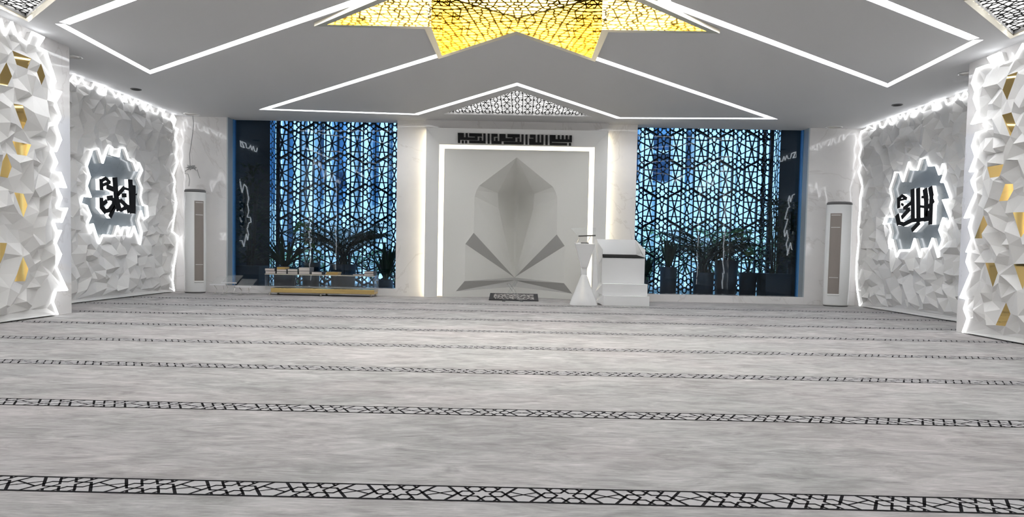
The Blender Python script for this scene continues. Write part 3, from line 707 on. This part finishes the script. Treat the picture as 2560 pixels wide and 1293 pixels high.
def plant(kind, pxl, pxr, pyt, Y, top, lab, seed, sq=False, taper=.85, mt='leaf', dens=1.0, spread=None):
    a = hit(pxl, pyt, y=Y); e = hit(pxr, pyt, y=Y); r1 = (e.x-a.x)/2; h = max(.12, (a.z+e.z)/2+.02); c = Vector(((a.x+e.x)/2, Y, -.02))
    zt = hit((pxl+pxr)/2, top, y=Y).z; rnd = random.Random(seed); Ht = zt-h
    nm = {'palm': 'potted_palm', 'blade': 'potted_snake_plant', 'broad': 'potted_rubber_plant', 'bush': 'potted_shrub'}[kind]
    t = thing(nm, c, lab, 'plant', 'potted plants behind the glass'); pot(t, c, r1*taper, r1, h+.0, sq)
    b = MB(); s = MB(); o = Vector((c.x, c.y, h))
    if kind == 'palm':
        for k in range(int(16*dens)):
            az = rnd.uniform(0, 2*pi); ln = Ht*rnd.uniform(.75, 1.15); lean = rnd.uniform(.05, .5); p = o+Vector((rnd.uniform(-.5, .5)*r1, rnd.uniform(-.5, .5)*r1, -.03)); d = Vector((cos(az)*lean, sin(az)*lean*.7, 1)).normalized(); pts = [p.copy()]
            N = 32
            for i in range(N):
                p = p+d*ln/N; d = (d+Vector((cos(az)*.045, sin(az)*.03, -.020*(i/N)*2))).normalized(); pts.append(p.copy())
                if i > 8:
                    for sg in (-1, 1):
                        sd_ = Vector((-sin(az), cos(az), 0))*sg; leaf(b, p, sd_*.8+d*.55+Vector((0, 0, -.1)), (0, 0, 1), .25*(1.1-abs(i-18)/22)*rnd.uniform(.8, 1.1), .026, .5, 3)
            s.tube(pts, [.008*(1-.7*i/N) for i in range(N+1)], 5)
    elif kind == 'blade':
        for k in range(int(18*dens)):
            az = rnd.uniform(0, 2*pi); ln = rnd.uniform(.7, 1.05); le = (spread or .5)*rnd.uniform(.2, 1)
            leaf(b, o+Vector((cos(az), sin(az), 0))*r1*.25, (cos(az)*le, sin(az)*le*.6, 1), (cos(az), sin(az), .2), Ht*ln*1.05, .055, rnd.uniform(.2, 1.0)*le*1.6, 8, .5)
        s.tube([o+Vector((0, 0, -.05)), o+Vector((0, 0, .08))], .04, 8)
    elif kind == 'broad':
        pts = [o+Vector((.05*sin(i*.6)-.012*i, .02*i/6, Ht*.86*i/10-.03)) for i in range(11)]; s.tube(pts, [.022-.0012*i for i in range(11)], 7)
        for k in range(int(26*dens)):
            i = rnd.randint(3, 10); az = rnd.uniform(0, 2*pi); leaf(b, pts[i], (cos(az), sin(az)*.7, rnd.uniform(.1, .8)), (0, 0, 1), rnd.uniform(.20, .30), rnd.uniform(.13, .18), rnd.uniform(.6, 1.6), 6, .2)
    else:
        for k in range(int(260*dens)):
            z = rnd.random(); rr = r1*(1.25-.5*abs(z-.45))*rnd.uniform(.2, 1.15); az = rnd.uniform(0, 2*pi); leaf(b, o+Vector((cos(az)*rr, sin(az)*rr*.7, z*Ht*.95)), (cos(az), sin(az), rnd.uniform(.1, 1)), (0, 0, 1), rnd.uniform(.12, .22), rnd.uniform(.035, .07), rnd.uniform(.3, 1.2), 4)
        for k in range(5): az = k*1.26; s.tube([o+Vector((cos(az)*.05, sin(az)*.05, -.03)), o+Vector((cos(az)*.15, sin(az)*.12, Ht*.8))], .014, 6)
    lim = YL-.06 if -4.6 < c.x < 4.9 else 13.16
    for q in (s, b): q.v = [(max(-6.8, min(6.8, v[0])), max(YB+.30, min(lim if -4.6 < v[0] < 4.9 else 13.16, v[1])), v[2]) for v in q.v]
    s.build('stem', 'stem', t, True); b.build('foliage', mt, t, True, fixn=False)
plant('bush', 592, 660, 664, 12.86, 400, 'tall dark shrub in big pot at the far left of the left window', 1, True, .95, dens=1.5)
plant('blade', 684, 740, 668, 13.05, 575, 'dark spiky potted plant behind the left end of the low bookcase', 2, dens=1.3, spread=1.0)
plant('broad', 755, 800, 657, 13.25, 538, 'potted plant with broad bright green leaves behind the bookcase', 3, mt='leaf_bright')
plant('palm', 826, 890, 661, 13.0, 510, 'feathery palm in dark pot behind the middle of the bookcase', 4, dens=3.0)
plant('blade', 946, 983, 700, 12.9, 610, 'spiky dark potted plant beside the right edge of the left window', 5, dens=1.1, spread=.55)
plant('blade', 1600, 1622, 700, 12.9, 640, 'small dark potted plant just behind the white pulpit', 6, spread=.5)
plant('blade', 1651, 1692, 668, 12.9, 598, 'spiky dark plant in tall pot nearest the pulpit in the right window', 7, taper=.95, dens=1.3, spread=.3)
plant('palm', 1733, 1785, 681, 12.9, 535, 'feathery palm in squat dark pot in the right window', 8, taper=.9, dens=2.4)
plant('bush', 1787, 1846, 651, 13.0, 610, 'small round leaved plant in tall tapering pot in the right window', 9, taper=.75, dens=.5)
plant('broad', 1848, 1892, 682, 13.1, 558, 'broad leaved rubber plant in the right window', 10, mt='leaf_bright', dens=1.3)
plant('bush', 1903, 1968, 684, 12.86, 490, 'tall bushy dark shrub in square pot near the right window edge', 11, True, .95, dens=1.6)
plant('bush', 1968, 2004, 660, 12.8, 500, 'dark shrub in tapering pot at the far right edge of the right window', 12, taper=.7, dens=.8)
# palm hedges outside
for nm_, xs, hts, sd_ in (('right', [2.7+k*.62 for k in range(9)], (1.5, 2.5), 77), ('left', [-7.2+k*.6 for k in range(8)], (.7, 1.3), 78)):
    rnd = random.Random(sd_); b = MB()
    for x in xs:
        Y = 17.3+rnd.uniform(-.4, .4); hgt = rnd.uniform(*hts)
        for i in range(9):
            az = rnd.uniform(0, 2*pi); p = Vector((x, Y, -.1)); d = Vector((cos(az)*.25, sin(az)*.25, 1)); pts = [p.copy()]
            for j in range(12):
                p = p+d*hgt/12; d = (d+Vector((cos(az)*.09, sin(az)*.09, -.03*j/6))).normalized(); pts.append(p.copy())
                if j > 2:
                    for sg in (-1, 1): leaf(b, p, Vector((-sin(az)*sg, cos(az)*sg, .1))+d*.5, (0, 0, 1), .42, .06, .6, 3)
            b.tube(pts, .014, 5)
    tag(b.build('palm_hedge', 'leaf_sun', loc=(xs[0], 17.3, -.1), fixn=False), 'sunlit palm hedge outside beyond the %s lattice screen' % nm_, 'hedge', kind='stuff')
# ================================================================== FURNITURE
def aircon(px0, px1, Y, s, lab, cable=False):
    a = hit(px0, 727, y=Y); e = hit(px1, 727, y=Y); r = (e.x-a.x)/2; x = (a.x+e.x)/2; hh = 1.80 if s < 0 else 1.80
    t = thing('air_conditioner', (x, Y, 0), lab, 'air conditioner', 'column air conditioners')
    b = MB(); b.lathe([(r*.97, .02), (r, .04), (r, hh-.05)], (x, Y, 0), 48, 1, .8); b.build('cabinet', 'ac_white', t, True)
    b = MB(); b.lathe([(r*.98, hh-.05), (r*.98, hh-.02), (r*.9, hh)], (x, Y, 0), 48, 1, .8); b.build('top_cap', 'ac_grey', t, True)
    b = MB(); b.lathe([(r*.93, 0), (r*.93, .03)], (x, Y, 0), 32, 1, .8); b.build('foot', 'ac_grey', t)
    # air outlet: curved louvre strip on the front, turned to the middle of the room
    ac_ = R(-47) if s < 0 else R(-124)
    b = MB(); N = 8; z0, z1 = .22, 1.60
    for k in range(N+1):
        an = ac_+(k/N-.5)*R(52)
        for rr in (r*1.003, r*1.012): 
            for z in (z0, z1): b.v.append((x+rr*cos(an), Y+rr*sin(an)*.8, z))
    for k in range(N):
        o = k*4; b.f += [(o+2, o+6, o+7, o+3), (o+3, o+7, o+5, o+1), (o, o+4, o+6, o+2)]; b.mi += [0]*3
    b.f += [(0, 2, 3, 1), (N*4, N*4+1, N*4+3, N*4+2)]; b.mi += [0]*2
    b.build('air_outlet', 'ac_grille', t)
    for z in (.50, 1.36, 1.57):
        b = MB(); pts = [(x+r*1.02*cos(ac_+R(q)), Y+r*1.02*sin(ac_+R(q))*.8, z) for q in (-20, -10, 0, 10, 20)]; b.tube(pts, .005, 6); b.build('trim_line', 'ac_white', t)
    b = MB(); pts = [(x+r*1.02*cos(ac_+R(q)), Y+r*1.02*sin(ac_+R(q))*.8, .205) for q in (-26, -13, 0, 13, 26)]; b.tube(pts, .014, 8); b.build('bottom_trim', 'ac_white', t)
aircon(462, 514, 11.98, -1, 'white cylindrical floor air conditioner by the left window')
aircon(2059, 2121, 11.98, 1, 'white cylindrical floor air conditioner by the right window')
# hanging wire
def wire():
    Y = 12.15; P = lambda x, y: tuple(hit(x, y, y=Y))
    b = MB(); pts = [(482, 289), (484, 310), (482, 330), (478, 360), (474, 385), (475, 412)]; b.tube([P(*p) for p in pts], .006, 6); rnd = random.Random(3)
    p = [(475, 412)]
    for k in range(26): p.append((478+12*sin(k*1.9)+rnd.uniform(-5, 5), 419+6*cos(k*2.7)+rnd.uniform(-4, 4)))
    b.tube([P(*q) for q in p], .0045, 5)
    b.tube([P(*q) for q in ((493, 424), (496, 435), (500, 446))], .0045, 5); b.tube([P(*q) for q in ((475, 420), (463, 428), (462, 434), (470, 435), (474, 450), (472, 466))], .006, 5)
    tag(b.build('hanging_wire', 'cable', loc=P(482, 289)), 'thin loose wire with a tangled end hanging above the left air conditioner', 'wire')
wire()
# pulpit (white stepped seat)
def pulpit():
    t = thing('pulpit', (1.80, 11.3, 0), 'white stepped pulpit seat with black cushion right of the prayer niche', 'pulpit')
    xl, xr = 1.44, 2.14
    def st(nm, x0, x1, y0, y1, z0, z1, dl=0): b = MB(); b.box((x0, y0, z0), (x1, y1, z1)); b.build(nm, 'minbar', t, bevel=.006)
    z1, z2, z3 = hit(1555, 740, y=11.02).z, hit(1555, 710, y=11.10).z, hit(1555, 645, y=11.30).z; zb = hit(1550, 599, y=11.93).z
    st('step', xl, xr+.04, 11.02, 11.95, .0, z1); st('step', xl-.01, xr+.02, 11.10, 11.95, z1-.005, z2); st('seat_box', xl+.0, xr, 11.30, 11.95, z2-.005, z3)
    b = MB(); b.add([(xl+.01, 11.29, z3+.001), (xr-.005, 11.29, z3+.001), (xr-.05, 11.84, z3+.03), (xl+.07, 11.84, z3+.03), (xl+.01, 11.29, z3+.012), (xr-.005, 11.29, z3+.012), (xr-.05, 11.84, z3+.055), (xl+.07, 11.84, z3+.055)], [(3, 2, 1, 0), (4, 5, 6, 7), (0, 1, 5, 4), (1, 2, 6, 5), (2, 3, 7, 6), (3, 0, 4, 7)]); b.build('cushion', 'seat', t, bevel=.003)
    b = MB(); b.add([(xl+.07, 11.84, z3+.03), (xr-.05, 11.84, z3+.03), (xr-.06, 11.93, zb), (xl-.03, 11.93, zb), (xl+.07, 11.97, z3-.1), (xr-.05, 11.97, z3-.1), (xr-.06, 11.97, zb), (xl-.03, 11.97, zb)], [(0, 1, 2, 3), (7, 6, 5, 4), (3, 2, 6, 7), (0, 3, 7, 4), (1, 5, 6, 2), (0, 4, 5, 1)]); b.build('backrest', 'minbar', t)
    b = MB(); b.add([(xl, 11.30, z3), (xl+.01, 11.33, z3+.13), (xl-.05, 11.93, zb), (xl+.07, 11.84, z3+.03), (xl-.04, 11.95, z3), (xl-.03, 11.5, z3-.1)], [(0, 1, 3), (1, 2, 3), (0, 5, 1), (5, 4, 2, 1)]); b.build('side_wing', 'minbar', t)
    b = MB(); b.add([(xr, 11.30, z3), (xr+.02, 11.40, z3+.14), (xr-.06, 11.93, zb), (xr-.05, 11.84, z3+.03), (xr+.02, 11.95, z3)], [(0, 3, 1), (1, 3, 2), (0, 1, 2, 4)]); b.build('side_wing', 'minbar', t)
    for z0, zt_, y in ((0, z1, 11.05), (z1, z2, 11.12)):
        b = MB(); b.add([(xl, y, z0), (xl, y, zt_), (xl, y+.5, zt_), (xl, y+.5, z0), (xl-.10, y+.12, z0+.05)], [(0, 1, 4), (1, 2, 4), (2, 3, 4), (3, 0, 4)]); b.build('side_facet', 'minbar', t)
    b = MB(); b.add([(xl-.05, 11.93, zb), (xl+.0, 11.60, .0), (xl-.0, 11.95, .0), (xl+.0, 11.35, z3), (xl-.11, 11.70, .0)], [(0, 3, 1), (0, 1, 4), (0, 4, 2)]); b.build('side_panel', 'minbar', t)
pulpit()
def lectern():
    x, y = 1.12, 11.0
    t = thing('lectern', (x, y, 0), 'white lectern with clear acrylic top on a flared cone foot', 'lectern')
    def ring4(z, hw, hd, dx=0): return [(x+dx-hw, y-hd, z), (x+dx+hw, y-hd, z), (x+dx+hw, y+hd, z), (x+dx-hw, y+hd, z)]
    b = MB(); prof = [(.0, .225), (.012, .225), (.1, .195), (.25, .135), (.38, .085), (.46, .055), (.50, .035)]; pr_ = [(r, z) for z, r in prof]; b.lathe(pr_, (x, y, 0), 40, 1, .75); b.build('cone_foot', 'minbar', t, True)
    b = MB(); b.tube([(x, y+.02, .45), (x, y+.02, .62)], .05, 16); b.build('neck', 'minbar', t, True)
    b = MB(); A = [(x-.05, y-.06, .60), (x+.05, y-.06, .60), (x+.05, y+.08, .60), (x-.05, y+.08, .60)]; B = [(x-.155, y-.12, .98), (x+.155, y-.12, .98), (x+.155, y+.14, 1.0), (x-.155, y+.14, 1.0)]
    b.add(A+B, [(3, 2, 1, 0), (4, 5, 6, 7), (0, 1, 5, 4), (1, 2, 6, 5), (2, 3, 7, 6), (3, 0, 4, 7)]); b.build('body', 'minbar', t, bevel=.005)
    b = MB(); b.prism([(x-.11, y-.08, 1.10), (x+.16, y-.08, 1.115), (x+.19, y+.20, 1.25), (x-.21, y+.20, 1.235)], (0, .004, -.010)); b.build('acrylic_top', 'acrylic', t)
    b = MB(); b.bar((x-.11, y-.085, 1.10), (x+.16, y-.085, 1.115), .012, (0, 0, 1), .022); b.build('front_ledge', 'ac_grey', t)
    for dx in (-.07, .09):
        b = MB(); b.tube([(x+dx-.06, y-.02, .99), (x+dx, y+.0, 1.105)], .006, 8); b.build('support_rod', 'metal', t)
    b = MB(); b.box((x-.06, y-.05, .985), (x+.06, y+.05, 1.003)); b.build('hinge_plate', 'ac_grey', t)
lectern()
# rug
b = MB()
for x_, y_, dz_ in ((.42, 0, 0), (.345, .075, .0015)):      # the rear edge rides up on the plinth of the niche
    pr_ = [(11.62+y_, .014+dz_+.145*y_), (12.18-y_, .094+dz_-.145*y_), (12.18-y_, .080), (11.62+y_, .002)]
    b.prism([(-x_, y, z) for y, z in pr_], (2*x_, 0, 0)); b.k = 1
tag(b.build('prayer_rug', ['cloth_black', 'rug'], loc=(0, 11.98, .002)), 'small black and white ornamented prayer rug at the foot of the niche', 'rug')
# clear crossed stand on the rug
def xstand():
    c = hit(1278, 745, z=.02); t = thing('book_stand', (.0, 11.38, 0), 'clear acrylic crossed book stand in front of the prayer rug', 'book stand')
    x, y = .0, 11.38
    for p, q in (((x+.03, .33), (x-.17, .003)), ((x-.10, .30), (x+.13, .003))):
        b = MB(); b.prism([(p[0]-.02, y, p[1]), (p[0]+.03, y, p[1]), (q[0]+.03, y, q[1]), (q[0]-.02, y, q[1])], (0, .21, 0)); b.build('leg_panel', 'acrylic', t)
xstand()
# low clear bookcase
def bookcase():
    a = hit(662, 738, z=0); YS = 11.80; x0 = hit(662, 700, y=YS).x; x1 = hit(937, 700, y=YS).x; yb = YS+.32
    t = thing('low_bookcase', ((x0+x1)/2, YS, 0), 'low clear acrylic bookcase with gold base standing under the left window', 'bookcase')
    zt = hit(800, 687, y=YS).z; zb = hit(800, 728, y=YS).z; zl = .135
    b = MB(); b.box((x0, YS, zt-.012), (x1, yb, zt)); b.build('top_sheet', 'acrylic', t)
    for x in (x0, x1-.012): b = MB(); b.box((x, YS, zb), (x+.012, yb, zt-.012)); b.build('end_panel', 'acrylic', t)
    b = MB(); b.box((x0+.012, yb-.01, zb), (x1-.012, yb, zt-.012)); b.build('back_panel', 'acrylic', t)
    b = MB(); b.box((x0+.10, YS+.01, .048), (x1-.01, yb-.01, .125)); b.build('base_rail', 'gold_satin', t, bevel=.004)
    b = MB(); b.box((x0, YS-.004, zt-.014), (x1, YS+.0, zt-.002)); b.build('front_trim', 'brass_lip', t)
    for px in (672, 682, 800, 806, 926, 931):
        x = hit(px, 735, y=YS).x; yy = YS+.05 if px in (672, 800, 926) else yb-.05
        b = MB(); b.lathe([(.024, 0), (.014, .05)], (x, yy, 0), 14); b.build('leg', 'metal', t, True)
    return YS, zt
YS, ZT = bookcase()
BK = [  # px left, px right, lower px, upper px, cloth, pages?, label
    (663.5, 689.5, 684.5, 677.5, 'cloth_black', 'black bound book, lower of the leftmost pair on the bookcase'),
    (662, 687.5, 677.5, 670.8, 'cloth_black', 'black bound book, upper of the leftmost pair on the bookcase'),
    (691.5, 717, 685, 679, 'cloth_black', 'black book at the bottom of the second stack under the gold book'),
    (691.5, 717, 679, 673, 'cloth_black', 'black book in the middle of the second stack under the gold book'),
    (692, 713, 673, 668, 'cloth_gold', 'thin gold covered book on top of the second stack'),
    (719, 745, 685, 678.5, 'cloth_black', 'black book, lower of the third stack from the left'),
    (719, 745, 678.5, 671.5, 'cloth_green', 'dark green book, upper of the third stack from the left'),
    (747, 774.5, 686.5, 678, 'cloth_grey', 'thick grey book, lower of the fourth stack from the left'),
    (747, 775, 678, 669, 'cloth_grey', 'thick grey book, upper of the fourth stack, topmost of all'),
    (779, 805.5, 686, 679, 'cloth_black', 'single pale book lying right of the four stacks'),
    (813, 844, 686.5, 683.5, 'cloth_brown', 'ochre covered book, lower of the flat pair mid bookcase'),
    (815, 845, 683.5, 679.7, 'cloth_gold', 'gold covered book, upper of the flat pair mid bookcase'),
    (882, 909, 687.5, 684, 'cloth_black', 'thin book lying flat near the right end of the bookcase'),
    (910, 935, 688, 682.5, 'cloth_black', 'black bound book, lower of the pair at the right end'),
    (911, 935, 682.5, 677, 'cloth_black', 'black bound book, upper of the pair at the right end')]
tops = {}
for i, (a, e, yl, yu, cl, lab) in enumerate(BK):
    x0 = hit(a, yl, y=YS+.02).x; x1 = hit(e, yl, y=YS+.02).x; z0 = ZT; 
    for (u0, u1), zt_ in list(tops.items()):
        if min(u1, e)-max(u0, a) > 6: z0 = max(z0, zt_)
    hgt = (yl-yu)*YS/F*.98; tops[(a, e)] = z0+hgt; dy = .21+.01*(i % 3); ys = YS+.015+.004*(i % 2)
    t = thing('book', ((x0+x1)/2, ys, z0), lab, 'book', 'books on the low bookcase'); c_ = min(.004, hgt*.2)
    b = MB(); b.box((x0+.003, ys+.003, z0+c_), (x1-.008, ys+dy-.004, z0+hgt-c_)); b.build('pages', 'pages' if cl not in ('cloth_gold', 'cloth_brown') else cl, t)
    b = MB(); b.box((x0, ys, z0), (x1, ys+dy, z0+c_)); b.box((x0, ys, z0+hgt-c_), (x1, ys+dy, z0+hgt)); b.box((x1-.008, ys, z0+c_), (x1, ys+dy, z0+hgt-c_)); b.build('cover', cl, t)
# folding acrylic floor desks
for px, py, pf, yy, lab in ((545, 713, 736, 11.72, 'clear acrylic floor book desk, leftmost of three beside the left air conditioner'), (573, 708.5, 733, 12.0, 'clear acrylic floor book desk, rear middle one of three by the left window'),
                        (608, 718.5, 737, 11.70, 'clear acrylic floor book desk, rightmost of three beside the low bookcase')):
    p = hit(px, py, y=yy); x, z = p.x, p.z; t = thing('floor_desk', (x, yy, 0), lab, 'book desk', 'acrylic floor desks')
    b = MB(); b.prism([(x-.13, yy, z), (x+.13, yy, z), (x+.17, yy+.20, z+.13), (x-.10, yy+.20, z+.13)], (0, -.004, .006)); b.build('sheet', 'acrylic', t)
    b = MB(); b.bar((x-.135, yy-.012, z+.008), (x+.135, yy-.012, z+.008), .02, (0, 0, 1), .022); b.build('ledge', 'acrylic_edge', t)
    for s in (-1, 1):
        b = MB(); b.tube([(x+s*.08, yy+.02, z), (x+s*.06, yy+.10, z*.5), (x+s*.07, yy+.02, .006)], .005, 6); b.tube([(x+s*.07-.03, yy+.02, .006), (x+s*.07+.03, yy+.10, .006)], .006, 6); b.build('leg', 'metal', t)
